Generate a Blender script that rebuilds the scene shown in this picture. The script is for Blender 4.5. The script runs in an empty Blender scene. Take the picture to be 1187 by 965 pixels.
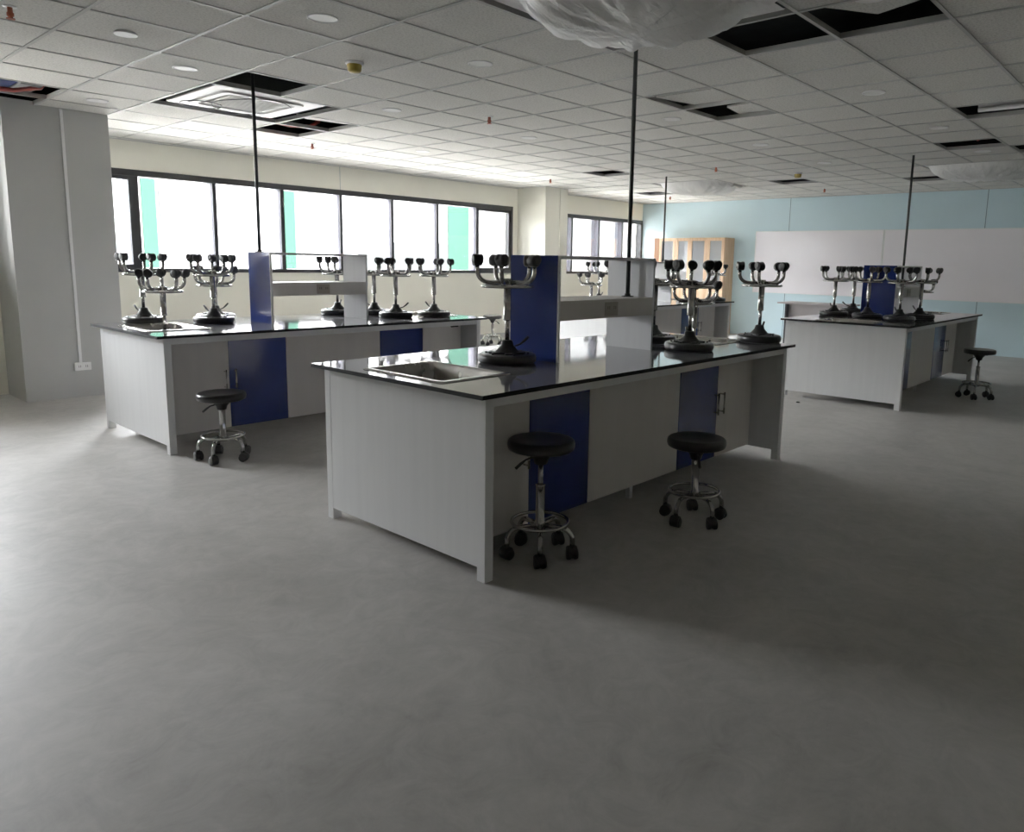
import bpy, math, random
from mathutils import Matrix, Vector
PI = math.pi
rnd = random.Random(7)
scene = bpy.context.scene
COL = scene.collection

# ------------------------------------------------------------------ materials
def new_mat(name):
    m = bpy.data.materials.new(name); m.use_nodes = True
    nt = m.node_tree; b = nt.nodes.get('Principled BSDF')
    return m, nt, b

def mat(name, col, rough=0.5, metal=0.0, spec=0.5, var=0.0, scale=6.0, bump=0.0, bscale=60.0, rvar=0.0, coat=0.0, stretch=None):
    m, nt, b = new_mat(name)
    b.inputs['Base Color'].default_value = (*col, 1)
    b.inputs['Roughness'].default_value = rough
    b.inputs['Metallic'].default_value = metal
    b.inputs['Specular IOR Level'].default_value = spec
    if coat: b.inputs['Coat Weight'].default_value = coat; b.inputs['Coat Roughness'].default_value = 0.05
    tc = nt.nodes.new('ShaderNodeTexCoord')
    src = tc.outputs['Object']
    if stretch:
        mp = nt.nodes.new('ShaderNodeMapping'); mp.inputs['Scale'].default_value = stretch
        nt.links.new(src, mp.inputs['Vector']); src = mp.outputs['Vector']
    if var or rvar:
        n = nt.nodes.new('ShaderNodeTexNoise'); n.inputs['Scale'].default_value = scale; n.inputs['Detail'].default_value = 5
        nt.links.new(src, n.inputs['Vector'])
        if var:
            r = nt.nodes.new('ShaderNodeValToRGB')
            r.color_ramp.elements[0].position = 0.3; r.color_ramp.elements[1].position = 0.7
            r.color_ramp.elements[0].color = (*[max(0, c * (1 - var)) for c in col], 1)
            r.color_ramp.elements[1].color = (*[min(1, c * (1 + var)) for c in col], 1)
            nt.links.new(n.outputs['Fac'], r.inputs['Fac']); nt.links.new(r.outputs['Color'], b.inputs['Base Color'])
        if rvar:
            mr = nt.nodes.new('ShaderNodeMapRange')
            mr.inputs['To Min'].default_value = max(0.02, rough - rvar); mr.inputs['To Max'].default_value = rough + rvar
            mr.inputs['From Min'].default_value = 0.3; mr.inputs['From Max'].default_value = 0.7
            nt.links.new(n.outputs['Fac'], mr.inputs['Value']); nt.links.new(mr.outputs['Result'], b.inputs['Roughness'])
    if bump:
        n2 = nt.nodes.new('ShaderNodeTexNoise'); n2.inputs['Scale'].default_value = bscale; n2.inputs['Detail'].default_value = 3
        nt.links.new(src, n2.inputs['Vector'])
        bp = nt.nodes.new('ShaderNodeBump'); bp.inputs['Strength'].default_value = bump; bp.inputs['Distance'].default_value = 0.01
        nt.links.new(n2.outputs['Fac'], bp.inputs['Height']); nt.links.new(bp.outputs['Normal'], b.inputs['Normal'])
    return m

def mat_floor():
    m, nt, b = new_mat('floor_vinyl')
    tc = nt.nodes.new('ShaderNodeTexCoord')
    def noise(sc, det, rough=0.6, dist=0.0):
        n = nt.nodes.new('ShaderNodeTexNoise'); n.inputs['Scale'].default_value = sc; n.inputs['Detail'].default_value = det
        n.inputs['Roughness'].default_value = rough; n.inputs['Distortion'].default_value = dist
        nt.links.new(tc.outputs['Object'], n.inputs['Vector']); return n
    n1 = noise(1.1, 8, 0.7, 0.8); n2 = noise(6.0, 7, 0.75, 1.2)
    mx = nt.nodes.new('ShaderNodeMix'); mx.data_type = 'FLOAT'; mx.inputs[0].default_value = 0.45
    nt.links.new(n1.outputs['Fac'], mx.inputs[2]); nt.links.new(n2.outputs['Fac'], mx.inputs[3])
    r = nt.nodes.new('ShaderNodeValToRGB')
    r.color_ramp.elements[0].position = 0.32; r.color_ramp.elements[0].color = FLOOR_A
    r.color_ramp.elements[1].position = 0.68; r.color_ramp.elements[1].color = FLOOR_B
    nt.links.new(mx.outputs[0], r.inputs['Fac']); nt.links.new(r.outputs['Color'], b.inputs['Base Color'])
    mr = nt.nodes.new('ShaderNodeMapRange'); mr.inputs['From Min'].default_value = 0.3; mr.inputs['From Max'].default_value = 0.7
    mr.inputs['To Min'].default_value = 0.40; mr.inputs['To Max'].default_value = 0.60
    nt.links.new(mx.outputs[0], mr.inputs['Value']); nt.links.new(mr.outputs['Result'], b.inputs['Roughness'])
    b.inputs['Specular IOR Level'].default_value = 0.32
    bp = nt.nodes.new('ShaderNodeBump'); bp.inputs['Strength'].default_value = 0.05; bp.inputs['Distance'].default_value = 0.01
    nt.links.new(n2.outputs['Fac'], bp.inputs['Height']); nt.links.new(bp.outputs['Normal'], b.inputs['Normal'])
    return m

def mat_ceiling():
    m, nt, b = new_mat('ceiling_mineral_tile')
    tc = nt.nodes.new('ShaderNodeTexCoord')
    n = nt.nodes.new('ShaderNodeTexNoise'); n.inputs['Scale'].default_value = 75; n.inputs['Detail'].default_value = 4; n.inputs['Roughness'].default_value = 0.7
    nt.links.new(tc.outputs['Object'], n.inputs['Vector'])
    r = nt.nodes.new('ShaderNodeValToRGB')
    r.color_ramp.elements[0].position = 0.30; r.color_ramp.elements[0].color = (0.44, 0.43, 0.40, 1)
    r.color_ramp.elements[1].position = 0.55; r.color_ramp.elements[1].color = CEIL
    nt.links.new(n.outputs['Fac'], r.inputs['Fac']); nt.links.new(r.outputs['Color'], b.inputs['Base Color'])
    b.inputs['Roughness'].default_value = 0.9; b.inputs['Specular IOR Level'].default_value = 0.2
    return m

def mat_glass(name, tint=(1, 1, 1), refl=0.9, dust=0.0):
    m = bpy.data.materials.new(name); m.use_nodes = True; nt = m.node_tree; nt.nodes.clear()
    out = nt.nodes.new('ShaderNodeOutputMaterial'); mx = nt.nodes.new('ShaderNodeMixShader')
    tr = nt.nodes.new('ShaderNodeBsdfTransparent'); tr.inputs['Color'].default_value = (*tint, 1)
    gl = nt.nodes.new('ShaderNodeBsdfGlossy'); gl.inputs['Roughness'].default_value = 0.02
    fr = nt.nodes.new('ShaderNodeFresnel'); fr.inputs['IOR'].default_value = 1.45
    mu = nt.nodes.new('ShaderNodeMath'); mu.operation = 'MULTIPLY'; mu.inputs[1].default_value = refl
    nt.links.new(fr.outputs[0], mu.inputs[0]); nt.links.new(mu.outputs[0], mx.inputs[0])
    base = tr.outputs[0]
    if dust:  # pale diffuse veil, a painted haze that brightens the view through the pane
        m2 = nt.nodes.new('ShaderNodeMixShader'); df = nt.nodes.new('ShaderNodeBsdfDiffuse'); df.inputs['Color'].default_value = (0.85, 0.87, 0.92, 1); m2.inputs[0].default_value = dust
        nt.links.new(base, m2.inputs[1]); nt.links.new(df.outputs[0], m2.inputs[2]); base = m2.outputs[0]
    nt.links.new(base, mx.inputs[1]); nt.links.new(gl.outputs[0], mx.inputs[2]); nt.links.new(mx.outputs[0], out.inputs['Surface'])
    return m

def mat_wood():
    m, nt, b = new_mat('beech_wood')
    tc = nt.nodes.new('ShaderNodeTexCoord'); mp = nt.nodes.new('ShaderNodeMapping'); mp.inputs['Scale'].default_value = (14, 14, 0.8)
    nt.links.new(tc.outputs['Object'], mp.inputs['Vector'])
    n = nt.nodes.new('ShaderNodeTexNoise'); n.inputs['Scale'].default_value = 2.5; n.inputs['Detail'].default_value = 6
    nt.links.new(mp.outputs['Vector'], n.inputs['Vector'])
    r = nt.nodes.new('ShaderNodeValToRGB')
    r.color_ramp.elements[0].position = 0.3; r.color_ramp.elements[0].color = (0.58, 0.35, 0.19, 1)
    r.color_ramp.elements[1].position = 0.7; r.color_ramp.elements[1].color = (0.80, 0.56, 0.36, 1)
    nt.links.new(n.outputs['Fac'], r.inputs['Fac']); nt.links.new(r.outputs['Color'], b.inputs['Base Color'])
    b.inputs['Roughness'].default_value = 0.45
    return m

def mat_plastic_wrap():
    m, nt, b = new_mat('plastic_sheet')
    b.inputs['Base Color'].default_value = (0.92, 0.92, 0.90, 1)
    b.inputs['Roughness'].default_value = 0.28
    b.inputs['Transmission Weight'].default_value = 0.0
    b.inputs['Alpha'].default_value = 0.86
    tc = nt.nodes.new('ShaderNodeTexCoord'); mp = nt.nodes.new('ShaderNodeMapping'); mp.inputs['Scale'].default_value = (2.0, 7.0, 2.0)
    mp.inputs['Rotation'].default_value = (0, 0, 0.7)
    nt.links.new(tc.outputs['Object'], mp.inputs['Vector'])
    n = nt.nodes.new('ShaderNodeTexNoise'); n.inputs['Scale'].default_value = 3.0; n.inputs['Detail'].default_value = 5; n.inputs['Distortion'].default_value = 1.2
    nt.links.new(mp.outputs['Vector'], n.inputs['Vector'])
    bp = nt.nodes.new('ShaderNodeBump'); bp.inputs['Strength'].default_value = 0.55; bp.inputs['Distance'].default_value = 0.06
    nt.links.new(n.outputs['Fac'], bp.inputs['Height']); nt.links.new(bp.outputs['Normal'], b.inputs['Normal'])
    return m

FLOOR_A = (0.29, 0.28, 0.262, 1); FLOOR_B = (0.53, 0.515, 0.49, 1)
CEIL = (0.68, 0.67, 0.63, 1)
M = dict(
    floor=mat_floor(), ceil=mat_ceiling(),
    grid=mat('ceiling_grid_metal', (0.42, 0.42, 0.40), 0.5),
    plenum=mat('plenum_in_shade', (0.018, 0.024, 0.024), 0.9, var=0.5, scale=4),  # near-black colour carries the shade of the void above the ceiling
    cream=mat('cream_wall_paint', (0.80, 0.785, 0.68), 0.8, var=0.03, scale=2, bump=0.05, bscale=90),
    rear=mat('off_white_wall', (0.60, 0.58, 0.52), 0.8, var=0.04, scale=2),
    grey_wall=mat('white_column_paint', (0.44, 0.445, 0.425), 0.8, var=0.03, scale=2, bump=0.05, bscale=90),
    blue_wall=mat('pale_blue_wall_panel', (0.55, 0.73, 0.80), 0.6, var=0.03, scale=1.5),
    seam=mat('panel_joint', (0.16, 0.26, 0.30), 0.8, var=0.1),
    board=mat('whiteboard_enamel', (0.88, 0.85, 0.90), 0.13, var=0.02, scale=2),
    white_trim=mat('white_trim', (0.78, 0.78, 0.78), 0.4, var=0.02),
    lam=mat('white_laminate', (0.70, 0.705, 0.71), 0.42, var=0.035, scale=3, stretch=(6, 6, 0.4)),
    lam_in=mat('white_laminate_panel', (0.64, 0.61, 0.58), 0.45, var=0.03, scale=3, stretch=(6, 6, 0.4)),
    blue=mat('blue_laminate', (0.020, 0.036, 0.17), 0.14, var=0.12, scale=4, coat=0.3),
    top=mat('worktop_phenolic', (0.20, 0.20, 0.215), 0.06, spec=1.0, var=0.10, scale=3, rvar=0.02),
    top_edge=mat('worktop_black_edge', (0.012, 0.012, 0.013), 0.6, spec=0.15, var=0.1),
    chrome=mat('chrome_tube', (0.46, 0.455, 0.44), 0.16, metal=1.0, var=0.03, scale=30, rvar=0.05),
    steel=mat('brushed_steel', (0.46, 0.44, 0.41), 0.24, metal=1.0, var=0.04, scale=8, rvar=0.06),
    vinyl=mat('black_vinyl', (0.014, 0.014, 0.014), 0.30, var=0.2, scale=20, bump=0.05, bscale=200),
    black=mat('black_plastic', (0.010, 0.010, 0.010), 0.45, var=0.2, scale=30),
    pole=mat('dark_painted_pipe', (0.030, 0.034, 0.032), 0.4, var=0.15, scale=10),
    frame=mat('charcoal_aluminium', (0.018, 0.019, 0.022), 0.4, var=0.1, scale=8),
    mull=mat('sky_lit_reveal', (0.080, 0.077, 0.096), 0.7, spec=0.2, var=0.03),  # lavender tone paints sky light onto the mullion sides
    glass=mat_glass('window_glass'), cab_glass=mat_glass('cabinet_glass', (0.92, 0.94, 0.96), 1.0, 0.30),  # cabinet panes carry a whitish painted haze over their dark interior
    wood=mat_wood(), dark_wood=mat('brown_wood', (0.30, 0.125, 0.045), 0.5, var=0.15, scale=4, stretch=(8, 8, 0.6)),
    cab_in=mat('cabinet_interior', (0.90, 0.90, 0.92), 0.6, var=0.3, scale=3),
    paper=mat('paper', (0.72, 0.74, 0.78), 0.7, var=0.15, scale=12),
    wrap=mat_plastic_wrap(),
    ac=mat('white_unit_plastic', (0.42, 0.42, 0.405), 0.4, var=0.02),
    ac_grille=mat('grey_grille', (0.48, 0.48, 0.45), 0.5, var=0.06, scale=10),
    red=mat('red_pipe', (0.33, 0.045, 0.035), 0.5, var=0.2, scale=9),
    orange=mat('orange_sprinkler', (0.40, 0.10, 0.05), 0.4, var=0.15),
    duct=mat('dark_blue_duct', (0.02, 0.035, 0.16), 0.5, var=0.3, scale=5),
    duct_grey=mat('grey_duct', (0.20, 0.20, 0.19), 0.5, var=0.2, scale=5),
    yellow=mat('yellow_dust_cap', (0.40, 0.29, 0.035), 0.45, var=0.15, scale=12),
    lamp=mat('frosted_lamp_disc', (0.80, 0.80, 0.78), 0.4, var=0.02),
    socket=mat('white_socket', (0.76, 0.76, 0.74), 0.35, var=0.02),
    beige=mat('beige_socket', (0.38, 0.34, 0.29), 0.4, var=0.04),
    desk=mat('grey_brown_panel', (0.36, 0.33, 0.33), 0.4, var=0.06, scale=3),
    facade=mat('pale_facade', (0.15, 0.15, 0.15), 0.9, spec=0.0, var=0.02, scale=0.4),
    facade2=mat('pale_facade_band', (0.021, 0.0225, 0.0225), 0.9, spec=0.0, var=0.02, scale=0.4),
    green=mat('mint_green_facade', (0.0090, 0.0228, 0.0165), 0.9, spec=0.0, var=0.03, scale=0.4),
    paving=mat('outdoor_paving', (0.46, 0.455, 0.44), 0.9, var=0.06, scale=1),
    skirt=mat('brown_skirting', (0.30, 0.20, 0.12), 0.6, var=0.1),
    roof=mat('roof_slab_concrete', (0.30, 0.30, 0.30), 0.9, var=0.1),
)

# ------------------------------------------------------------------ mesh builder
class MB:
    def __init__(self): self.v = []; self.f = []; self.mi = []; self.sm = []
    def add(self, vs, fs, mi=0, smooth=False):
        o = len(self.v); self.v += [tuple(x) for x in vs]
        for f in fs: self.f.append([i + o for i in f]); self.mi.append(mi); self.sm.append(smooth)
        return self
    def box(self, a, b, mi=0):
        x0, y0, z0 = a; x1, y1, z1 = b
        vs = [(x0,y0,z0),(x1,y0,z0),(x1,y1,z0),(x0,y1,z0),(x0,y0,z1),(x1,y0,z1),(x1,y1,z1),(x0,y1,z1)]
        return self.add(vs, [(0,3,2,1),(4,5,6,7),(0,1,5,4),(1,2,6,5),(2,3,7,6),(3,0,4,7)], mi)
    def lathe(self, prof, c=(0,0,0), n=24, mi=0, smooth=True, cap=True, M4=None):
        vs = []; fs = []
        for r, z in prof:
            for k in range(n):
                a = 2*PI*k/n; p = Vector((r*math.cos(a), r*math.sin(a), z))
                if M4: p = M4 @ p
                vs.append((p.x+c[0], p.y+c[1], p.z+c[2]))
        for i in range(len(prof)-1):
            for k in range(n):
                k2 = (k+1) % n
                fs.append((i*n+k, i*n+k2, (i+1)*n+k2, (i+1)*n+k))
        self.add(vs, fs, mi, smooth)
        if cap:
            o = len(self.v) - len(vs)
            self.f.append([o+k for k in range(n)][::-1]); self.mi.append(mi); self.sm.append(False)
            self.f.append([o+(len(prof)-1)*n+k for k in range(n)]); self.mi.append(mi); self.sm.append(False)
        return self
    def tube(self, pts, r, n=10, mi=0, closed=False):
        pts = [Vector(p) for p in pts]; N = len(pts)
        vs = []; fs = []; up = None
        rs = r if isinstance(r, (list, tuple)) else [r]*N
        for i, p in enumerate(pts):
            if closed: t = pts[(i+1) % N] - pts[i-1]
            else: t = pts[min(i+1, N-1)] - pts[max(i-1, 0)]
            t.normalize()
            if up is None:
                up = Vector((0,0,1)) if abs(t.z) < 0.9 else Vector((1,0,0))
            s = t.cross(up)
            if s.length < 1e-4: s = t.cross(Vector((0.3,1,0.2)))
            s.normalize(); up = s.cross(t).normalized()
            for k in range(n):
                a = 2*PI*k/n; q = p + (s*math.cos(a) + up*math.sin(a))*rs[i]; vs.append(q)
        m = N if closed else N-1
        for i in range(m):
            j = (i+1) % N
            for k in range(n):
                k2 = (k+1) % n
                fs.append((i*n+k, i*n+k2, j*n+k2, j*n+k))
        self.add(vs, fs, mi, True)
        if not closed:
            o = len(self.v) - len(vs)
            self.f.append([o+k for k in range(n)][::-1]); self.mi.append(mi); self.sm.append(False)
            self.f.append([o+(N-1)*n+k for k in range(n)]); self.mi.append(mi); self.sm.append(False)
        return self
    def mesh(self, name, mats):
        me = bpy.data.meshes.new(name); me.from_pydata(self.v, [], self.f)
        for m in (mats if isinstance(mats, (list, tuple)) else [mats]): me.materials.append(m)
        me.polygons.foreach_set('material_index', self.mi); me.polygons.foreach_set('use_smooth', self.sm)
        me.update(); return me
    def build(self, name, mats, parent=None, loc=(0,0,0), bevel=0.0):
        return link(name, self.mesh(name, mats), parent, loc, bevel)

def link(name, me, parent=None, loc=(0,0,0), bevel=0.0, rot=(0,0,0)):
    o = bpy.data.objects.new(name, me); COL.objects.link(o); o.location = loc; o.rotation_euler = rot
    if parent: o.parent = parent
    if bevel:
        b = o.modifiers.new('edge', 'BEVEL'); b.width = bevel; b.segments = 2; b.limit_method = 'ANGLE'
    return o
def thing(name, label, cat, loc=(0,0,0), rot=(0,0,0), group=None):
    o = bpy.data.objects.new(name, None); COL.objects.link(o); o.location = loc; o.rotation_euler = rot
    o.empty_display_size = 0.1
    return tag(o, label, cat, group)
def tag(o, label, cat, group=None):
    o['label'] = label; o['category'] = cat
    if group: o['group'] = group
    return o
def struct(o): o['kind'] = 'structure'; return o
def sbox(name, m, *boxes, parent=None):
    b = MB()
    for a, c in boxes: b.box(a, c)
    o = b.build(name, m, parent)
    return struct(o) if parent is None else o

# ------------------------------------------------------------------ calibrated layout
L, W, H = 3.076, 1.306, 0.845
HC = 2.7145; GX, GY, G = 0.677, 1.409, 0.6
YW, XB, XW, YS = 7.55, 12.0, -6.0, -5.0
def cell(p, q): return GX + G*p, GY + G*q

# ------------------------------------------------------------------ room shell
struct(MB().box((XW-.2, YS-.2, -0.2), (XB+.2, YW+.25, 0)).build('floor', M['floor']))
def wall_y(name, m, y0, y1, x0, x1, z1, wins):
    """wall between y0,y1 spanning x with rectangular openings (x0,x1,z0,z1)"""
    b = MB(); xs = x0
    for (a, c, z0, zt) in sorted(wins):
        if a > xs: b.box((xs, y0, 0), (a, y1, z1))
        b.box((a, y0, 0), (c, y1, z0)); b.box((a, y0, zt), (c, y1, z1)); xs = c
    if x1 > xs: b.box((xs, y0, 0), (x1, y1, z1))
    return struct(b.build(name, m))
ZT = HC+.03; ZR = 3.35
W1 = (0.50, 7.85, 1.18, 2.385); W2 = (8.75, 12.0, 1.175, 2.355)
wall_y('wall_window_side', M['cream'], YW, YW+.22, -0.18, XB+.2, ZT, [W1, W2])
W3 = (-2.55, -0.50, 1.35, 2.56); YL = 6.62
wall_y('wall_alcove', M['cream'], YL, YL+.22, XW-.2, -0.18, ZT, [W3])
sbox('wall_board_side', M['blue_wall'], ((XB, YS-.2, 0), (XB+.2, YW, ZT)))
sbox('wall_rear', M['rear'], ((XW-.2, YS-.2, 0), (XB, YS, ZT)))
sbox('wall_far_left', M['rear'], ((XW-.2, YS, 0), (XW, YL, ZT)))
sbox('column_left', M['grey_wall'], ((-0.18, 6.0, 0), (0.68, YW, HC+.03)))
sbox('column_right', M['cream'], ((7.97, 6.85, 0), (8.575, YW, HC+.03)))
sbox('baseboard_column', M['skirt'], ((7.955, 6.835, 0), (8.59, 6.85, 0.03)), ((7.955, 6.85, 0), (7.97, YW, 0.03)))
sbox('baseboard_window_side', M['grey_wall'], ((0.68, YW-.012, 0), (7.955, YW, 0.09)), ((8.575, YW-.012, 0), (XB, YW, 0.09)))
sbox('trim_wall_joint', M['seam'], ((4.240, YW-.001, 2.385), (4.246, YW+.01, HC)))
sbox('trim_board_wall_joints', M['seam'], *[((XB-.0015, y-.006, 0), (XB+.01, y+.006, HC)) for y in (4.10, 0.725, -2.65)])

# plenum above the ceiling and roof slab
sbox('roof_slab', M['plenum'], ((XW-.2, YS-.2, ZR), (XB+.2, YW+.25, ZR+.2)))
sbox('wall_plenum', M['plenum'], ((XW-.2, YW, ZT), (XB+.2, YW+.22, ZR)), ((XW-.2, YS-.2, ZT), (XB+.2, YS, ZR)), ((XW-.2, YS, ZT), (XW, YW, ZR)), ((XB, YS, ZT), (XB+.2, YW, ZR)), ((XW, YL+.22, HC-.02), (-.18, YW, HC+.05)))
# suspended ceiling: tiles and metal grid
OPEN = {(p, q) for p in (0, 1) for q in (4, 5)} | {(p, q) for p in (0, 1) for q in (-3, -2)} | {(p, q) for p in (13, 14) for q in (4, 5)} | \
       {(p, q) for p in (13, 14) for q in (-3, -2)} | {(0, 3), (2, 5), (2, 6), (-2, 6), (-2, 7), (2, -3), (2, -4), (4, -1), (5, -1), (10, 5), (15, 7), (14, 2), (7, -4), (10, -3), (11, -4), (15, -1)}
NOBAR_X = set()
cb = MB(); gb = MB()
for p in range(-12, 20):
    for q in range(-12, 11):
        x0, y0 = cell(p, q); x1, y1 = x0+G, y0+G
        x0 = max(x0, XW); x1 = min(x1, XB); y0 = max(y0, YS); y1 = min(y1, YW)
        if x1-x0 < .02 or y1-y0 < .02 or (p, q) in OPEN: continue
        e = 0.011
        cb.box((x0+e, y0+e, HC+.004), (x1-e, y1-e, HC+.018))
wide = lambda k: 0.012
two = [((0, 4), 2), ((0, -3), 2), ((13, 4), 2), ((13, -3), 2)]
def inside2(p, q, axis):
    for (a, c), n in two:
        if axis == 'x' and p == a+1 and c <= q < c+2: return True
        if axis == 'y' and q == c+1 and a <= p < a+2: return True
    return False
for p in range(-11, 20):
    for q in range(-12, 11):
        x, y0 = cell(p, q); y1 = min(y0+G, YW); y0 = max(y0, YS)
        if XW < x < XB and y1 > y0 and not inside2(p, q, 'x'): gb.box((x-.011, y0, HC-.002), (x+.011, y1, HC+.004)); gb.box((x-.002, y0, HC+.004), (x+.002, y1, HC+.035))
for q in range(-11, 11):
    for p in range(-12, 20):
        x0, y = cell(p, q); x1 = min(x0+G, XB); x0 = max(x0, XW)
        if YS < y < YW and x1 > x0 and not inside2(p, q, 'y'): gb.box((x0, y-.011, HC-.001), (x1, y+.011, HC+.003)); gb.box((x0, y-.002, HC+.003), (x1, y+.002, HC+.035))
struct(cb.build('ceiling', M['ceil'])); struct(gb.build('ceiling_grid', M['grid']))
gb = MB(); gb.box((XW, YW-.03, HC-.002), (XB, YW, HC+.012)); gb.box((XB-.02, YS, HC-.002), (XB, YW, HC+.012)); struct(gb.build('trim_ceiling_edge', M['grid']))

# windows
def window(name, x0, x1, z0, z1, y, mull, case=(), fw=0.05, d=0.13, lav=True):
    r = bpy.data.objects.new(name, None); COL.objects.link(r); r.location = (0, y, 0); struct(r); r['label'] = 'long aluminium window with clear panes'
    b = MB(); b.box((x0, -.012, z0), (x1, d, z0+fw)); b.box((x0, -.012, z1-.075), (x1, d, z1)); b.box((x0, -.012, z0), (x0+fw, d, z1)); b.box((x1-fw, -.012, z0), (x1, d, z1))
    b.build('frame', M['frame'], r, bevel=.003)
    for m_, w_ in mull:
        MB().box((m_-w_/2, 0, z0+fw), (m_+w_/2, .012, z1-.07)).build('mullion', M['frame'], r)
        if lav: MB().box((m_-w_/2+.004, .0121, z0+fw), (m_+w_/2-.004, .20, z1-.07)).build('mullion_fin', M['mull'], r)
    edges = [x0+fw] + [m_ for m_, _ in mull] + [x1-fw]
    for i in range(len(edges)-1):
        a, c = edges[i], edges[i+1]
        if i in case:
            s = MB(); t = .045
            s.box((a, .002, z0+fw), (c, .05, z0+fw+t)); s.box((a, .002, z1-.075-t), (c, .05, z1-.075)); s.box((a, .002, z0+fw), (a+t, .05, z1-.075)); s.box((c-t, .002, z0+fw), (c, .05, z1-.075))
            s.build('casement', M['frame'], r, bevel=.003)
        MB().box((a, .060, z0+fw), (c, .064, z1-.075)).build('pane', M['glass'], r)
    return r
window('window_1', *W1, YW, [(1.425, .11), (2.387, .05), (3.320, .055), (4.250, .046), (5.170, .048), (6.083, .052), (6.972, .052)], case=(0, 7))
window('window_2', *W2, YW, [(9.55, .05), (10.435, .045), (11.262, .045)])
window('window_3', *W3, YL, [(-1.40, .05)])

# ------------------------------------------------------------------ whiteboards
for y0, y1, lab in ((2.31, 4.78, 'white glossy whiteboard on blue wall, left of the two, nearer the cabinets'),
                    (-0.14, 2.30, 'white glossy whiteboard on blue wall, right of the two, behind the right bench')):
    t = thing('whiteboard', lab, 'whiteboard', (XB, (y0+y1)/2, 0), group='whiteboards on the blue wall')
    h = (y1-y0)/2
    MB().box((-.022, -h+.008, .885), (-.004, h-.008, 2.075)).build('board_surface', M['board'], t)
    f = MB(); f.box((-.026, -h, .875), (0, h, .888)); f.box((-.026, -h, 2.072), (0, h, 2.085)); f.box((-.026, -h, .875), (0, -h+.018, 2.085)); f.box((-.026, h-.018, .875), (0, h, 2.085))
    f.build('frame', M['white_trim'], t)

# ------------------------------------------------------------------ lab benches
def handle_mesh():
    b = MB(); b.tube([(0, -.034, -.075), (0, -.034, .075)], .006, 10)
    b.tube([(0, 0, -.06), (0, -.034, -.06)], .005, 8); b.tube([(0, 0, .06), (0, -.034, .06)], .005, 8); return b
HANDLE = handle_mesh().mesh('handle', M['steel'])
SINK = {'near': (0.075, 0.525, 0.345, 0.96), 'far': (2.55, 3.0, 0.345, 0.96)}
def worktop(holes):
    b = MB(); z0, z1 = H-.02, H
    xs = sorted({0, L} | {h[0]+.012 for h in holes} | {h[1]-.012 for h in holes}); ys = sorted({0, W} | {h[2]+.012 for h in holes} | {h[3]-.012 for h in holes})
    nx, ny = len(xs), len(ys)
    idx = lambda i, j, k: (k*ny+j)*nx+i
    vs = [(x, y, z) for z in (z0, z1) for y in ys for x in xs]
    def solid(i, j):
        if not (0 <= i < nx-1 and 0 <= j < ny-1): return False
        cx, cy = (xs[i]+xs[i+1])/2, (ys[j]+ys[j+1])/2
        return not any(h[0] < cx < h[1] and h[2] < cy < h[3] for h in holes)
    ft = []; fe = []
    for i in range(nx-1):
        for j in range(ny-1):
            if not solid(i, j): continue
            a, c, d, e = idx(i,j,1), idx(i+1,j,1), idx(i+1,j+1,1), idx(i,j+1,1); ft.append((a, c, d, e))
            a0, c0, d0, e0 = idx(i,j,0), idx(i+1,j,0), idx(i+1,j+1,0), idx(i,j+1,0); fe.append((a0, e0, d0, c0))
            if not solid(i, j-1): fe.append((a0, c0, c, a))
            if not solid(i+1, j): fe.append((c0, d0, d, c))
            if not solid(i, j+1): fe.append((d0, e0, e, d))
            if not solid(i-1, j): fe.append((e0, a0, a, e))
    b.add(vs, ft, 0); b.add(vs, fe, 1); return b
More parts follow.
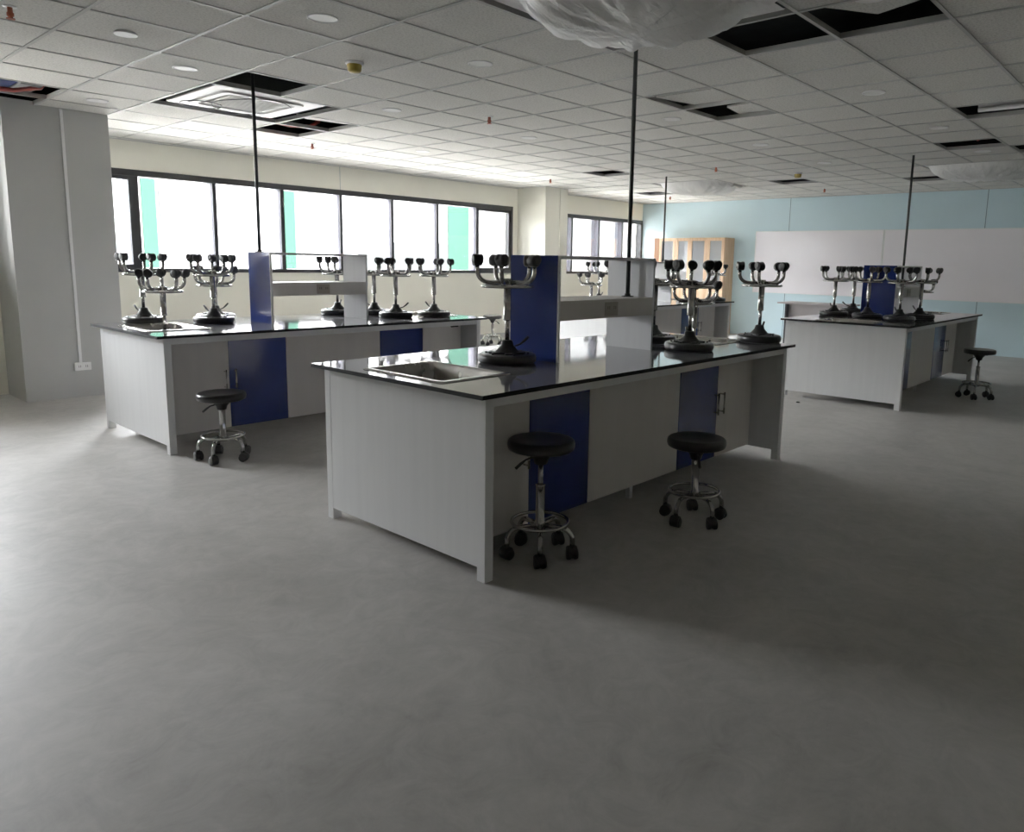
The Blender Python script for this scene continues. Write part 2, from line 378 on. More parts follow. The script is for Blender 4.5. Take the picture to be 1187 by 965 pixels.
def make_bench(ox, oy, label, shelf_x, coff, where):
    t = thing('lab_bench', label, 'lab bench', (ox, oy, 0), group='island lab benches')
    worktop(list(SINK.values())).build('worktop', [M['top'], M['top_edge']], t)
    e, s, lw = .054, .037, .05
    for sx in (0, 1):
        for sy in (0, 1):
            x0 = e if sx == 0 else L-e-lw; y0 = s if sy == 0 else W-s-lw
            MB().box((x0, y0, 0), (x0+lw, y0+lw, H-.02)).build('leg', M['lam'], t, bevel=.002)
    for x0 in (e+.001, L-e-.021): MB().box((x0, s+lw, .063), (x0+.02, W-s-lw, H-.021)).build('end_panel', M['lam'], t)
    for y0 in (s+.002, W-s-.022): MB().box((e+lw, y0, H-.066), (L-e-lw, y0+.02, H-.021)).build('apron', M['lam'], t, bevel=.002)
    yf = .25
    c0, c1 = 1.03+coff, 1.945+coff
    for y0, y1 in ((yf+.002, yf+.02), (W-yf-.02, W-yf-.002)):
        MB().box((c0+.004, y0, .088), (c1-.004, y1, H-.022)).build('centre_panel', M['lam_in'], t)
    for y0 in (yf+.03, W-yf-.06): MB().box(((c0+c1)/2-.015, y0, 0), ((c0+c1)/2+.015, y0+.03, H-.022)).build('foot', M['lam'], t)
    # cabinet units that hang between the frame
    def cabinet(x0, xm, x1, order, lab):
        c = thing('base_cabinet', lab, 'cabinet', (ox, oy, 0), group='blue and white base cabinets under the benches')
        sh = MB(); z0, z1 = .088, H-.023; k = .018
        yb = yf+.02; ye = W-yf-.02
        sh.box((x0, yb, z0), (x1, ye, z0+k)); sh.box((x0, yb, z0+k), (x0+k, ye, z1)); sh.box((x1-k, yb, z0+k), (x1, ye, z1))
        sh.build('carcass', M['lam_in'], c)
        for fy in (0, 1):
            for i, (a, d) in enumerate(((x0, xm), (xm, x1))):
                colr = order[i] if fy == 0 else order[i]
                ya, yb_ = (yf, yf+.0195) if fy == 0 else (W-yf-.0195, W-yf)
                do = MB().box((a+.0015, ya, z0), (d-.0015, yb_, z1)).build('door', M['blue'] if colr == 'b' else M['lam_in'], c, bevel=.001)
                do['label'] = ('glossy blue' if colr == 'b' else 'white') + ' cabinet door'
                hx = (xm-.038) if i == 0 else (xm+.038)
                link('handle', HANDLE, do, (hx, yf if fy == 0 else W-yf, .465), rot=(0, 0, 0 if fy == 0 else PI))
        return c
    cabinet(.105+coff*.5, .555+coff, 1.03+coff, 'wb', 'blue and white base cabinet under the ' + where + ', nearer end')
    cabinet(1.945+coff, 2.43+coff, 2.93+coff*.5, 'bw', 'blue and white base cabinet under the ' + where + ', farther end')
    # sinks
    for k, (x0, x1, y0, y1) in SINK.items():
        sk = thing('sink', ('stainless steel sink in the ' + where + (', near end' if k == 'near' else ', far end')), 'sink', (ox, oy, H), group='bench sinks')
        b = MB(); wv = .028; n = 5
        def ring(ix, z, rad):
            X0, X1, Y0, Y1 = x0+ix, x1-ix, y0+ix, y1-ix; pts = []
            for cx, cy, a0 in ((X1-rad, Y1-rad, 0), (X0+rad, Y1-rad, PI/2), (X0+rad, Y0+rad, PI), (X1-rad, Y0+rad, 1.5*PI)):
                for q in range(n): a = a0 + PI/2*q/(n-1); pts.append((cx+rad*math.cos(a), cy+rad*math.sin(a), z))
            return pts
        rings = [ring(0, .0005, .015), ring(.004, .006, .014), ring(.030, .006, .02), ring(.036, -.002, .03), ring(.040, -.10, .045), ring(.050, -.135, .05), ring(.09, -.142, .05)]
        vs = [p for rr in rings for p in rr]; N = 4*n; fs = []
        for i in range(len(rings)-1):
            for q in range(N): q2 = (q+1) % N; fs.append((i*N+q, i*N+q2, (i+1)*N+q2, (i+1)*N+q))
        b.add(vs, fs, 0, True); b.add(rings[-1], [tuple(range(N))], 0)
        b.build('bowl', M['steel'], sk)
        MB().lathe([(.0, -.1385), (.032, -.1385), (.034, -.1405)], ((x0+x1)/2, (y0+y1)/2, 0), 20, cap=False).build('drain', M['chrome'], sk)
    # reagent shelf
    rs = thing('reagent_shelf', 'white reagent shelf with blue end board on the ' + where, 'reagent shelf', (ox+shelf_x, oy, H), group='reagent shelves')
    y0, y1, hz, ln = .47, .83, .585, .94
    MB().box((0, y0+.002, 0), (.018, y1, hz)).build('side_panel', M['blue'], rs)['label'] = 'glossy blue end board'
    MB().box((0.0, y0-.006, 0), (.018, y0+.002, hz)).build('edge_strip', M['lam'], rs)
    MB().box((ln-.018, y0, 0), (ln, y1, hz)).build('side_panel', M['lam'], rs)['label'] = 'white end board'
    MB().box((.018, y0, hz-.018), (ln-.018, y1, hz)).build('top_shelf', M['lam'], rs)
    MB().box((.018, y0+.001, .228), (ln-.018, y1-.001, .338)).build('socket_rail', M['lam_in'], rs)
    for fy in (0, 1):
        yy = y0+.001 if fy == 0 else y1-.001; sg = -1 if fy == 0 else 1
        pl = MB().box((.425, min(yy, yy+sg*.008), .240), (.545, max(yy, yy+sg*.008), .322))
        for xx in (.455, .515):
            for dx, dz, w_, h_ in ((-.010, .005, .004, .018), (.006, .005, .004, .018)):
                pl.box((xx+dx, min(yy+sg*.008, yy+sg*.0085), .275+dz), (xx+dx+w_, max(yy+sg*.008, yy+sg*.0085), .275+dz+h_), 1)
        pl.build('power_socket', [M['beige'], M['black']], rs)
    return t
BENCH = {'A': (0, 0), 'B': (-.076, 3.1206), 'C': (5.593, -.044), 'D': (5.503, 3.385)}
make_bench(*BENCH['A'], 'nearest white island lab bench with glossy worktop and blue doors, centre', 1.0, 0, 'nearest bench')
make_bench(*BENCH['B'], 'white island lab bench on the left, alongside the long window', 1.078, .045, 'left bench beside the long window')
make_bench(*BENCH['C'], 'white island lab bench on the right, in front of the whiteboards', 1.05, 0, 'right bench before the whiteboards')
make_bench(*BENCH['D'], 'white island lab bench at the back, in front of the wooden cabinets', 1.05, 0, 'back bench before the wooden cabinets')
jb = MB().box((-.045, -.02, -.05), (.045, .02, 0)).build('cable_box', M['black'], None, (2.79, 3.1206+.255, H-.0221-.03), bevel=.004)
tag(jb, 'small black cable box fixed high under the worktop of the left bench', 'cable box')

# ------------------------------------------------------------------ stools
HUBZ = 0.150
def leg_mesh():
    b = MB(); pts = [(.015, 0, HUBZ), (.10, 0, HUBZ)]
    for k in range(1, 8):
        a = PI/2*k/7; pts.append((.10+.062*math.sin(a), 0, HUBZ-.058*(1-math.cos(a))))
    pts.append((.162, 0, .062)); b.tube(pts, .0122, 10); return b
def caster_mesh():
    b = MB()
    R = Matrix.Rotation(PI/2, 4, 'X')
    for s in (-1, 1):
        b.lathe([(.012, -.010), (.024, -.010), (.027, -.006), (.027, .006), (.024, .010), (.012, .010)], (0, s*.017, .027), 14, M4=R)
    b.lathe([(.028, -.024), (.0315, -.018), (.0315, .018), (.028, .024)], (.006, 0, .034), 14, M4=R)
    b.lathe([(.012, .05), (.012, .070)], (0, 0, 0), 10); return b
LEG = leg_mesh().mesh('leg', M['chrome']); CASTER = caster_mesh().mesh('caster', M['black'])
TUBE = MB().lathe([(.020, .128), (.0265, .130), (.0265, .172), (.0215, .176), (.0215, .345), (.0235, .347), (.0235, .352), (.016, .354)], n=20).mesh('lower_tube', M['chrome'])
RING = MB().tube([(.136*math.cos(2*PI*k/40), .136*math.sin(2*PI*k/40), HUBZ+.020) for k in range(40)], .0085, 8, closed=True).mesh('foot_ring', M['chrome'])
SEAT = MB().lathe([(.02, -.052), (.146, -.052), (.155, -.047), (.159, -.036), (.160, -.024), (.157, -.010), (.150, -.003), (.138, 0), (.10, -.004), (.02, -.006)], n=40).mesh('seat', M['vinyl'])
mb = MB().box((-.085, -.055, -.062), (.085, .055, -.052)); mb.box((-.10, -.02, -.060), (.10, .02, -.052)); mb.box((-.02, -.10, -.060), (.02, .10, -.052))
mb.lathe([(.020, -.125), (.030, -.12), (.036, -.095), (.062, -.066), (.075, -.058)], n=20)
for k in range(6): mb.lathe([(.007, -.060), (.007, -.052)], (.115*math.cos(k*PI/3+.3), .115*math.sin(k*PI/3+.3), 0), 8)
MECH = mb.mesh('seat_plate', M['black'])
LEVER = MB().tube([(.03, 0, -.085), (.075, 0, -.098), (.100, 0, -.116), (.125, 0, -.138)], [.005, .005, .008, .008], 8).mesh('height_lever', M['black'])
_piston = {}
def piston(h):
    k = round(h, 3)
    if k not in _piston: _piston[k] = MB().lathe([(.0125, .30), (.0125, h-.11)], n=14).mesh('gas_piston', M['chrome'])
    return _piston[k]
def make_stool(label, x, y, z, h, rot, inverted, group, lever=0.0):
    t = thing('lab_stool', label, 'stool', (x, y, z+h) if inverted else (x, y, z), (PI, 0, rot) if inverted else (0, 0, rot), group)
    link('seat', SEAT, t, (0, 0, h)); sp = link('seat_plate', MECH, t, (0, 0, h)); link('height_lever', LEVER, sp, rot=(0, 0, lever))
    link('gas_piston', piston(h), t); link('lower_tube', TUBE, t); link('foot_ring', RING, t)
    for k in range(5):
        a = 2*PI*k/5
        lg = link('leg', LEG, t, rot=(0, 0, a)); c = link('caster', CASTER, lg, (.162, 0, 0), rot=(0, 0, rnd.uniform(0, 6.28)))
    return t
TR = math.radians(41.26-90)   # camera's right direction in plan
rad = math.radians
UP = 'stools standing on the floor'
for lab, x, y, h, ph, lv in (
    ('black round stool on casters, seat raised high, beside the nearest bench leg', .46, .085, .575, 344, 200),
    ('black round stool on casters, seat low, before the far blue door of nearest bench', 1.416, -.19, .47, 9, 270),
    ('black round stool on casters in front of the left bench, by its blue door', .20, 2.81, .472, 342, 190),
    ('black round stool on casters beside the far end of the right bench', 7.10, -.37, .545, 20, 185),
    ('black round stool on casters by the window wall past the end of the left bench', 6.60, 6.77, .50, 30, -20),
    ('black round stool between nearest and left bench, only its seat showing', 2.50, 3.0, .525, 50, 100),
    ('black round stool behind the far end of the nearest bench, only its seat showing', 5.05, 2.45, .55, 80, 60)):
    make_stool(lab, x, y, 0, h, TR+rad(ph), False, UP, rad(lv-ph))
for n_, grp, items in (
    ('A', 'stools upside down on the nearest bench', (
        ('upside-down chrome stool on the nearest bench, beside the blue shelf board', .80, .655, 0, .585, 190, 25),
        ('upside-down chrome stool on the nearest bench, just right of the reagent shelf', 2.135, .315, 0, .58, 10, 90),
        ('upside-down chrome stool at the far right corner of the nearest bench', 3.02, .26, 0, .58, 30, 60),
        ('upside-down chrome stool on the nearest bench, mostly behind the shelf end board', 2.57, 1.12, 0, .58, 160, 90),
        ('upside-down chrome stool on the nearest bench, half hidden beside the shelf end board', 2.345, .735, 0, .58, 20, 170),
        ('upside-down chrome stool standing low in the far sink of the nearest bench', 2.775, .66, -.142, .58, 40, 0))),
    ('B', 'stools upside down on the left bench', (
        ('upside-down chrome stool standing low in the near sink of the left bench', .225, 3.76, -.142, .585, 190, 0),
        ('upside-down chrome stool at the left end of the left bench, beside the grey column', .26, 4.25, 0, .56, 182, 150),
        ('upside-down chrome stool on the left bench, left of the blue shelf board', .69, 3.95, 0, .56, 185, 150),
        ('upside-down chrome stool with short column, behind the one left of the blue shelf board', .84, 4.25, 0, .465, 15, 60),
        ('upside-down chrome stool on the left bench, partly hidden by the shelf end board', 2.03, 4.225, 0, .565, 185, 90),
        ('upside-down chrome stool on the left bench, right behind the shelf end board', 2.30, 4.0, 0, .565, 10, 150),
        ('upside-down chrome stool on the left bench, second from its right end', 2.276, 3.62, 0, .565, 186, 30),
        ('upside-down chrome stool nearest the right end of the left bench', 2.651, 3.51, 0, .565, 15, 140))),
    ('C', 'stools upside down on the right bench', (
        ('upside-down chrome stool at the left corner of the right bench', 6.56, 1.06, 0, .57, 186, 90),
        ('upside-down chrome stool on the right bench, second from its left corner', 7.20, 1.07, 0, .57, 5, 150),
        ('upside-down chrome stool right in front of the blue board of the right bench', 6.47, .651, 0, .57, 180, 60),
        ('upside-down chrome stool at the near edge of the right bench, before its reagent shelf', 6.376, .283, 0, .57, 10, 90),
        ('upside-down chrome stool rightmost on the right bench worktop', 6.93, .235, 0, .57, 188, 100),
        ('upside-down chrome stool standing low in the far sink of the right bench', 8.37, .62, -.142, .57, 5, 0))),
    ('D', 'stools upside down on the back bench', (
        ('upside-down chrome stool on the back bench, seen through the nearest reagent shelf', 6.32, 4.32, 0, .57, 186, 60),
        ('upside-down chrome stool low in the near sink of the back bench', 5.805, 4.05, -.142, .57, 182, 60),
        ('upside-down chrome stool at the far end of the back bench, before the wooden cabinets', 8.36, 3.60, 0, .57, 20, 60)))):
    for lab, x, y, dz, h, ph, lv in items:
        make_stool(lab, x, y, H+.0005+dz, h, TR+rad(ph), True, grp, rad(ph-lv))

# ------------------------------------------------------------------ poles from ceiling to benches
for lab, x, y, z0 in (
    ('dark vertical pipe from ceiling to the reagent shelf of the nearest bench', 1.872, .63, H+.338),
    ('dark vertical pipe from ceiling to the reagent shelf of the left bench', 1.022, 3.786, H+.585),
    ('dark vertical pipe from ceiling to the reagent shelf of the right bench', 7.50, .615, H+.338),
    ('dark vertical pipe from ceiling to the back bench', 7.785, 4.221, H)):
    t = thing('service_pole', lab, 'pole', (x, y, 0), group='service poles from the ceiling')
    MB().lathe([(.0135, z0), (.0135, HC+.3)], n=14).build('pipe', M['pole'], t)
    MB().lathe([(.04, z0), (.04, z0+.006), (.018, z0+.008), (.018, z0+.02)], n=20).build('flange', M['pole'], t)

# ------------------------------------------------------------------ wooden cabinets, desk
def wood_cab(yl, yr, xf, doors, lab, stile=None):
    t = thing('display_cabinet', lab, 'cabinet', (xf, (yl+yr)/2, 0), group='wooden cabinets by the blue wall')
    h = (yl-yr)/2; d = XB-.01-xf; zt = 1.955; k = .02
    b = MB(); b.box((0.02, -h, 0), (d, -h+k, zt)); b.box((.02, h-k, 0), (d, h, zt)); b.box((.02, -h+k, zt-k), (d, h-k, zt)); b.box((.02, -h+k, 0), (d, h-k, .06))
    b.build('carcass', M['wood'], t, bevel=.002)
    MB().box((d-.01, -h+k, .06), (d, h-k, zt-k)).build('back_panel', M['cab_in'], t)
    for z in (.55, .95, 1.32, 1.66): MB().box((.05, -h+k, z), (d-.01, h-k, z+.018)).build('shelf', M['white_trim'], t)
    if stile: MB().box((0, h-stile, 0), (.0195, h-.001, zt)).build('stile', M['dark_wood'], t)
    c = (yl+yr)/2
    for y1, y0 in doors:
        a, e = y0-c+.002, y1-c-.002; f = .065; z0 = 1.0
        fr = MB(); fr.box((0, a, .06), (.0195, e, z0)); fr.box((0, a, zt-f), (.0195, e, zt-.002)); fr.box((0, a, z0), (.0195, a+f, zt-f)); fr.box((0, e-f, z0), (.0195, e, zt-f))
        do = fr.build('door', M['wood'], t, bevel=.002)
        MB().box((.008, a+f, z0), (.012, e-f, zt-f)).build('pane', M['cab_glass'], do)
        MB().tube([(-.025, a+.03, 1.02), (-.025, a+.03, 1.12)], .006, 8).build('handle', M['steel'], do)
    return t
wood_cab(6.98, 6.075, 11.66, ((6.86, 6.44), (6.44, 6.08)), 'beech cabinet with glass doors nearer the window, partly behind its twin', .115)
wood_cab(6.06, 5.243, 11.58, ((6.058, 5.64), (5.64, 5.245)), 'beech cabinet with glass doors nearer the whiteboards')
for y, z, w_, hh in ((6.65, 1.339, .2, .27), (6.25, 1.339, .16, .22), (5.86, 1.339, .18, .28), (5.83, 1.679, .16, .2), (5.45, 1.339, .2, .22)):
    o = MB().box((-.09, -w_/2, 0), (.09, w_/2, hh)).build('paper_bundle', M['paper'], None, (11.8, y, z), bevel=.004)
    tag(o, 'pale paper bundle behind cabinet glass, ' + {6.65: 'leftmost', 6.25: 'second door from left', 5.86: 'lower shelf of third door', 5.83: 'upper shelf of third door', 5.45: 'rightmost door'}[y], 'papers', 'papers in the wooden cabinets')
t = thing('teacher_desk', 'grey teacher desk with overhanging top below the whiteboard, behind the right bench', 'desk', (10.42, 2.9, 0))
MB().box((0, -.60, .755), (.62, .62, .78)).build('desk_top', M['desk'], t, bevel=.003)
for y in (-.50, .46): MB().box((.04, y, 0), (.58, y+.03, .755)).build('side_panel', M['frame'] if y > 0 else M['desk'], t)
MB().box((.14, -.47, .15), (.16, .46, .755)).build('modesty_panel', M['desk'], t)

# ------------------------------------------------------------------ ceiling fittings
def downlight(lab, p, q, r=.085, drop=0.0):
    x, y = cell(p, q)
    t = thing('recessed_downlight', lab, 'ceiling light', (x, y, HC+.004-drop), group='round ceiling lights')
    MB().lathe([(r*.86, -.003), (r*.92, -.007), (r, -.005), (r, 0)], n=32, cap=False).build('trim_ring', M['white_trim'], t)
    MB().lathe([(.001, -.0035), (r*.87, -.003)], n=32, cap=False).build('diffuser', M['lamp'], t)
for lab, p, q in (
    ('round ceiling light between the yellow cap detector and the big plastic-wrapped unit', 1.5, .5),
    ('large round ceiling light nearest the camera, at the top left of centre', -.5, .5),
    ('round ceiling light just left of the uncovered cassette air conditioner', -.5, 3.5),
    ('round ceiling light above the grey left column', -.5, 6.5),
    ('round ceiling light right of the uncovered air conditioner, past the dark tile gaps', 2.5, 3.5),
    ('small faint round ceiling light above the middle of the long window', 5.5, 6.5),
    ('faint round ceiling light between the long window and the small dark tile gap', 5.5, 3.5),
    ('round ceiling light just past the half open tiles, beside the tall centre pipe', 5.5, .5),
    ('faint round ceiling light behind the half open tiles', 8.5, .5),
    ('faint round ceiling light farthest away, toward the whiteboards', 11.5, .5),
    ('round ceiling light in the tiles above the right bench, right of the half open tiles', 5.5, -2.5),
    ('faint round ceiling light between the two dark openings at the right', 8.5, -2.5),
    ('faint round ceiling light just before the plastic-wrapped unit at the right edge', 11.5, -2.5)):
    downlight(lab, p, q)
# surface light with rectangular rim
x, y = cell(-1.5, 2.5)
t = thing('surface_light', 'white disc light hanging slightly below the tile at top left', 'ceiling light', (x, y, HC+.004), group='round ceiling lights')
MB().lathe([(.055, 0), (.065, -.008), (.065, -.016)], n=28).build('housing', M['white_trim'], t); MB().lathe([(.001, -.018), (.062, -.0165)], n=28, cap=False).build('diffuser', M['lamp'], t)

def loose_tile(lab, corners, light=None):
    """a ceiling tile lying skewed: four corner points (x,y,z), thickness up"""
    t = thing('ceiling_tile', lab, 'ceiling tile', corners[0], group='loose ceiling tiles')
    o = Vector(corners[0]); b = MB()
    lo = [Vector(c)-o for c in corners]; hi = [c+Vector((0, 0, .015)) for c in lo]
    b.add(lo+hi, [(0,3,2,1),(4,5,6,7),(0,1,5,4),(1,2,6,5),(2,3,7,6),(3,0,4,7)]); b.build('tile_board', M['ceil'], t)
    if light:
        d = MB(); d.lathe([(.075, -.003), (.085, -.006), (.09, 0)], (0, 0, 0), 28, cap=False); d.lathe([(.001, -.004), (.076, -.003)], (0, 0, 0), 28, mi=1, cap=False)
        n_ = d.build('light_fitting', [M['white_trim'], M['lamp']], t, light)
    return t
def tp(p, q, dz): x, y = cell(p, q); return (x, y, HC+.008+dz)
loose_tile('loose ceiling tile with a round light, skewed over the dark gap at top right', [tp(1.93, -3.02, .02), tp(2.62, -3.48, .02), tp(2.35, -4.2, .02), tp(1.66, -3.74, .02)], (.12, -.34, 0))
loose_tile('loose ceiling tile pushed half over the gap beside the tall centre pipe', [tp(4.28, -.02, .02), tp(4.98, -.20, .02), tp(4.98, -.98, .02), tp(4.28, -.98, .02)])
loose_tile('loose ceiling tile covering the rear of the middle dark gap', [tp(5.42, -.48, .02), tp(6.1, -.35, .03), tp(6.1, -1.1, .03), tp(5.32, -1.0, .02)])
loose_tile('loose ceiling tile bent over the gap next to the red pipe', [tp(1.98, 5.30, .02), tp(2.25, 5.45, .02), tp(3.05, 5.3, .02), tp(3.05, 4.9, .02)])
loose_tile('small loose ceiling tile in the gap above the right column', [tp(10.5, 5.0, .02), tp(11.1, 5.45, .02), tp(11.1, 4.8, .02), tp(10.5, 4.8, .02)])

# uncovered cassette air conditioner
x, y = cell(1, 5)
t = thing('cassette_air_conditioner', 'uncovered white square cassette air conditioner in ceiling opening near the window', 'air conditioner', (x, y, HC))
b = MB(); h = .49
def sq(h_, z, r_, n=6):
    pts = []
    for cx, cy, a0 in ((h_-r_, h_-r_, 0), (-h_+r_, h_-r_, PI/2), (-h_+r_, -h_+r_, PI), (h_-r_, -h_+r_, 1.5*PI)):
        for k in range(n): a = a0+PI/2*k/(n-1); pts.append((cx+r_*math.cos(a), cy+r_*math.sin(a), z))
    return pts
def rings(b, rs, mi=0, cap=True):
    N = len(rs[0]); vs = [p for r_ in rs for p in r_]; fs = []
    for i in range(len(rs)-1):
        for k in range(N): k2 = (k+1) % N; fs.append((i*N+k, i*N+k2, (i+1)*N+k2, (i+1)*N+k))
    if cap: fs.append(tuple((len(rs)-1)*N+k for k in range(N)))
    b.add(vs, fs, mi, False)
k_ = MB(); rings(k_, [sq(h-.01, .26, .01), sq(h-.01, .026, .01)]); k_.build('unit_casing', M['pole'], t)  # white casing sides coloured dark, painted shade behind the missing tile
rings(b, [sq(h, .035, .01), sq(h, .022, .01), sq(h-.004, .018, .01), sq(.37, .018, .06), sq(.365, .004, .06), sq(.31, .004, .05), sq(.30, .02, .05), sq(.27, .03, .04)])
b.build('body_panel', M['ac'], t)
b = MB(); rings(b, [sq(.268, .026, .03), sq(.265, .010, .03)]); g = b.build('intake_grille', M['ac_grille'], t)
sl = MB()
for k in range(11): sl.box((-.24, -.235+k*.047-.006, .006), (.24, -.235+k*.047+.006, .0101))
sl.build('grille_slats', M['ac_grille'], g)
c = MB(); pts = [(.26*math.cos(a)+.0, .34*math.sin(a)*1.15, -.004+.006*math.sin(3*a)) for a in [2*PI*k/40*.72+1.0 for k in range(41)]]
pts2 = [(-.28+.17*math.cos(a), .27+.17*math.sin(a), -.004) for a in [2*PI*k/30 for k in range(28)]]
c.tube([(p_[0]*1.2+.05, p_[1], p_[2]) for p_ in pts], .0045, 6); c.tube(pts2, .0045, 6)
c.build('loose_cable', M['black'], t)
# plastic-wrapped cassettes
def wrapped(lab, p, q, sag, seed, size=.56, sh=(0, 0), exp=3.2):
    x, y = cell(p, q)
    t = thing('wrapped_air_conditioner', lab, 'air conditioner', (x+sh[0], y+sh[1], HC), group='plastic-wrapped ceiling units')
    b = MB(); n = 44; rr = random.Random(seed); vs = []; fs = []
    ph = [rr.uniform(0, 6.28) for _ in range(8)]
    for i in range(n+1):
        for j in range(n+1):
            u, v = 2*i/n-1, 2*j/n-1
            d = max(0.0, 1-(abs(u)**exp+abs(v)**exp))
            a = math.atan2(v, u); rad_ = math.hypot(u, v)
            w_ = .5*math.sin(11*a+ph[0]+3*rad_)+.35*math.sin(23*a+ph[1]-2*rad_)+.25*math.sin(7*u+ph[2])*math.sin(9*v+ph[3])
            z = .012 - sag*d**.55 + .022*w_*min(1, d*3)*min(1, rad_*1.6)
            vs.append((u*size, v*size, z))
    for i in range(n):
        for j in range(n): k = i*(n+1)+j; fs.append((k, k+1, k+n+2, k+n+1))
    b.add(vs, fs, 0, True); b.build('plastic_cover', M['wrap'], t)
    b = MB(); b.box((-.48, -.48, .03), (.48, .48, .3)); b.build('unit_body', M['plenum'], t)  # whitish body coloured near-black to paint shade into the surrounding gap
    k = MB(); k.tube([(size*.2, -size*.86, -sag*.35), (size*.3, -size*1.0, -.02), (size*.36, -size*1.16, -.05), (size*.42, -size*1.25, -.03)], [.012, .028, .03, .006], 8)
    k.build('plastic_knot', M['wrap'], t)
    return t
wrapped('big plastic-wrapped air conditioner bulging from the ceiling at top centre', 1, -2, .15, 3, size=.555, exp=2.5)
wrapped('plastic-wrapped ceiling unit near the wooden cabinets and blue wall', 14, 5, .17, 5)
wrapped('plastic-wrapped ceiling unit at the right edge above the whiteboard', 14, -2, .16, 9, size=.59)

# pipes and lamp seen in the dark openings
x, y = cell(-1.5, 6.5)
t = tag(MB().tube([(-.75, .05, .02), (-.45, .05, -.02), (-.2, .03, -.045), (.0, .05, -.03), (.2, .1, .03), (.28, .2, .12), (.3, .3, .2)], .018, 10).build('flexible_pipe', M['red'], None, (x, y, HC+.02)), 'red flexible pipe sagging out of the ceiling gap above the left column', 'pipe', 'red pipes in the ceiling gaps')
tag(MB().box((-.40, 0, 0), (-.20, .4, .3)).build('duct', M['duct'], None, (0, 5.3, HC+.045), bevel=.01), 'dark blue duct inside the ceiling gap above the left column', 'duct')
tag(MB().box((-.18, 0, 0), (-.02, .4, .3)).build('duct', M['duct_grey'], None, (0, 5.32, HC+.045), bevel=.01), 'grey duct inside the ceiling gap above the left column', 'duct')
x, y = cell(2.5, 6.5)
tag(MB().tube([(-.28, .1, .12), (-.15, .0, .04), (0, -.05, .02), (.2, -.1, .03), (.3, -.12, .1)], .02, 10).build('flexible_pipe', M['red'], None, (x, y, HC+.03)), 'red flexible pipe in the gap right of the uncovered air conditioner', 'pipe', 'red pipes in the ceiling gaps')
x, y = cell(10.5, -2.5)
tag(MB().tube([(0, .05, .2), (.02, .0, .08), (.1, -.05, .04), (.2, -.1, .1)], .015, 8).build('flexible_pipe', M['red'], None, (x, y, HC+.02)), 'red pipe bend in the narrow ceiling gap at the right', 'pipe', 'red pipes in the ceiling gaps')
x, y = cell(7.68, -3.92)
t = thing('batten_light', 'white tube light lying inside the ceiling gap at the right edge', 'ceiling light', (x, y, HC+.035))
MB().lathe([(.020, -.42), (.022, .42)], n=16, M4=Matrix.Rotation(PI/2, 4, 'X')).build('tube_lamp', M['lamp'], t); MB().box((-.015, -.42, .02), (.03, .42, .05)).build('housing', M['white_trim'], t)

def sprinkler(lab, p, q, m):
    x, y = cell(p, q)
    t = thing('fire_sprinkler', lab, 'sprinkler', (x, y, HC+.004), group='ceiling sprinklers')
    MB().lathe([(.034, 0), (.034, -.004), (.014, -.006)], n=20).build('escutcheon', M['white_trim'], t)
    MB().lathe([(.013, -.005), (.013, -.03), (.018, -.034), (.018, -.05), (.012, -.054), (.012, -.06), (.022, -.062), (.022, -.066)], n=14).build('sprinkler_head', m, t)
for lab, p, q in (('red sprinkler head in the extreme top left corner', -2.47, 2.5), ('red sprinkler head mid ceiling, between the uncovered air conditioner and the tall centre pipe', 3.72, 2.67),
    ('small red sprinkler head above the long window', 3.57, 7.5), ('tiny sprinkler head above the right column', 10.7, 7.6), ('sprinkler head before the plastic-wrapped unit near the blue wall', 10.87, 2.73),
    ('sprinkler head close to the blue wall, right of the yellow cap detector', 16.6, 2.5), ('tiny sprinkler head between the plastic-wrapped unit and blue wall corner', 16.6, 7.6)):
    sprinkler(lab, p, q, M['orange'])
for lab, p, q in (('smoke detector with yellow dust cap at top left of the ceiling', .59, 1.62), ('smoke detector with yellow dust cap far off near the blue wall', 12.87, 1.67)):
    x, y = cell(p, q)
    t = thing('smoke_detector', lab, 'smoke detector', (x, y, HC+.004), group='smoke detectors with yellow caps')
    MB().lathe([(.062, 0), (.062, -.012), (.05, -.016)], n=26).build('base', M['white_trim'], t)
    MB().lathe([(.048, -.014), (.050, -.020), (.046, -.055), (.034, -.066), (.001, -.068)], n=26, cap=False).build('dust_cap', M['yellow'], t)

# ------------------------------------------------------------------ wall fittings
t = thing('conduit', 'thin vertical cable conduit running down the grey left column', 'conduit', (.285, 6.0, 0), group='column conduits')
MB().box((-.012, -.014, .342), (.012, -.0005, HC-.005)).build('channel', M['white_trim'], t)
t = thing('conduit', 'thin vertical cable conduit on the front of the right column', 'conduit', (8.36, 6.85, 0), group='column conduits')
MB().box((-.010, -.012, 1.0), (.010, -.0005, HC-.005)).build('channel', M['cream'], t)
t = thing('wall_socket', 'white double power socket low on the grey left column', 'socket', (.30, 6.0, .302))
sl = MB().box((-.07, -.022, -.038), (.07, -.0005, .038))
for dx in (-.03, .03):
    for d2 in (-.008, .006): sl.box((dx+d2, -.0228, -.010), (dx+d2+.004, -.0219, .012), 1)
sl.build('socket_plate', [M['socket'], M['black']], t)
o = MB().lathe([(.018, 0), (.022, .006), (.012, .012)], n=9).build('debris_scrap', M['black'], None, (5.33, .894, .0003)); tag(o, 'small black scrap lying on the floor left of the right bench', 'scrap')

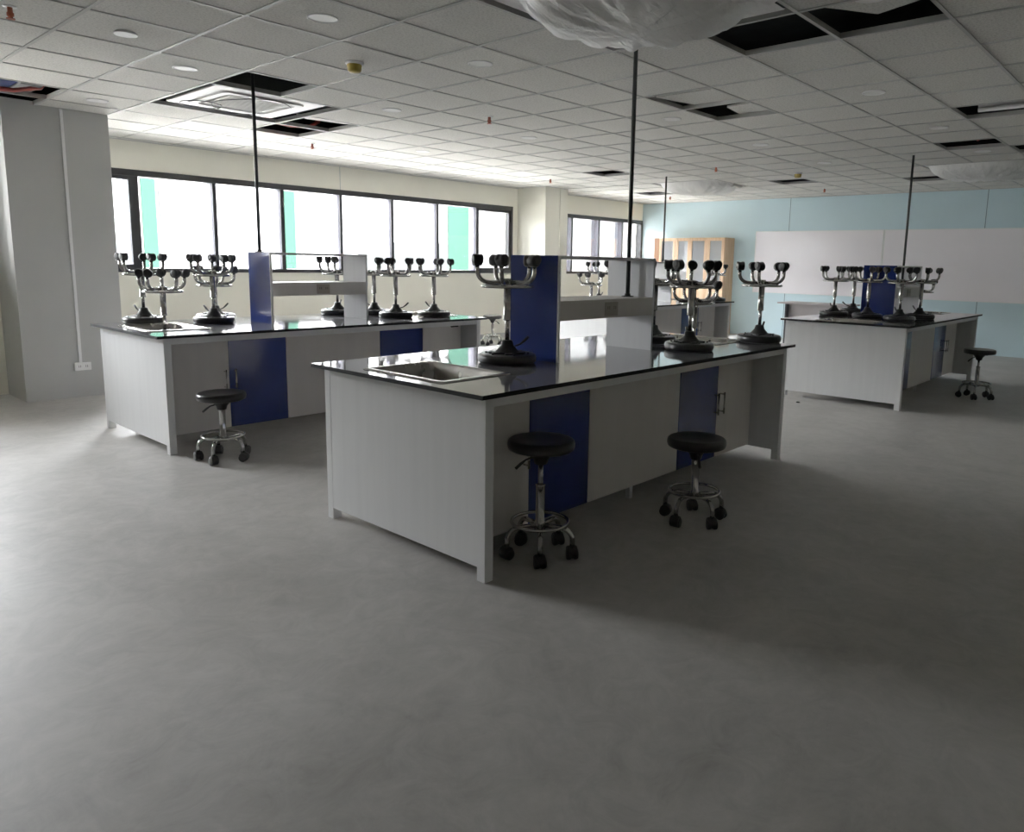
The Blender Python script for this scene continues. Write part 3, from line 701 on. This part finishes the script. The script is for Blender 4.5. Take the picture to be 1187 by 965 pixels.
# ------------------------------------------------------------------ outside
struct(MB().box((-60, -60, -3.3), (80, 60, -3.2)).build('ground', M['paving']))
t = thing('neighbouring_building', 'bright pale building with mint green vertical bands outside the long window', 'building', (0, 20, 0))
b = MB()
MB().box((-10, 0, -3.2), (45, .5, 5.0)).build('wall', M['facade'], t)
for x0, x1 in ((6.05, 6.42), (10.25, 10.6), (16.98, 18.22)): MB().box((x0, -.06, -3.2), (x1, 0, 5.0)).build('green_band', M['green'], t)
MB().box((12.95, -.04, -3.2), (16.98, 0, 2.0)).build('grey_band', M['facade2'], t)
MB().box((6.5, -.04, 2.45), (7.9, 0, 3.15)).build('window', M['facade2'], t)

# ------------------------------------------------------------------ light
w = bpy.data.worlds.new('sky'); scene.world = w; w.use_nodes = True
nt = w.node_tree; bg = nt.nodes['Background']
bg.inputs['Color'].default_value = (0.94, 0.97, 1.0, 1); bg.inputs['Strength'].default_value = 68.0
def portal(name, loc, rot, sx, sy):
    l = bpy.data.lights.new(name, 'AREA'); l.shape = 'RECTANGLE'; l.size = sx; l.size_y = sy; l.cycles.is_portal = True
    o = bpy.data.objects.new(name, l); COL.objects.link(o); o.location = loc; o.rotation_euler = rot
def wp(w_, y, name): portal(name, ((w_[0]+w_[1])/2, y+.205, (w_[2]+w_[3])/2), (-PI/2, 0, 0), w_[1]-w_[0], w_[3]-w_[2])
wp(W1, YW, 'portal_long_window'); wp(W2, YW, 'portal_back_window'); wp(W3, YL, 'portal_alcove_window')
s = bpy.data.lights.new('sun', 'SUN'); s.energy = 95.0; s.angle = math.radians(1.0); s.color = (1, .97, .92)
so = bpy.data.objects.new('sun', s); COL.objects.link(so)
so.rotation_euler = Vector((0.10, 0.30, -0.95)).to_track_quat('-Z', 'Y').to_euler()

# ------------------------------------------------------------------ camera
yaw, pitch, roll, f = 0.7201306769915201, 0.15423474001526943, 0.019348053756103604, 860.1157923697948
F = Vector((math.cos(yaw)*math.cos(pitch), math.sin(yaw)*math.cos(pitch), -math.sin(pitch)))
R = Vector((math.sin(yaw), -math.cos(yaw), 0)); U = R.cross(F)
R2 = R*math.cos(roll)+U*math.sin(roll); U2 = -R*math.sin(roll)+U*math.cos(roll)
cd = bpy.data.cameras.new('camera'); co = bpy.data.objects.new('camera', cd); COL.objects.link(co)
co.matrix_world = Matrix(((R2.x, U2.x, -F.x, -2.062622575862338), (R2.y, U2.y, -F.y, -2.1901228353804356), (R2.z, U2.z, -F.z, 1.3919441546554863), (0, 0, 0, 1)))
cd.sensor_fit = 'HORIZONTAL'; cd.sensor_width = 36.0; cd.lens = f/1187*36
cd.shift_x = -46.847481134686305/1187; cd.shift_y = -44.31433218967145/1187
cd.clip_start = 0.05; cd.clip_end = 300
scene.camera = co
scene.view_settings.view_transform = 'Standard'; scene.view_settings.look = 'None'
scene.view_settings.exposure = 0.0; scene.view_settings.gamma = 1.22
cy = scene.cycles
cy.use_denoising = True
cy.max_bounces = 10; cy.diffuse_bounces = 6; cy.glossy_bounces = 5; cy.transparent_max_bounces = 12
cy.sample_clamp_indirect = 25.0
cy.caustics_reflective = False; cy.caustics_refractive = False
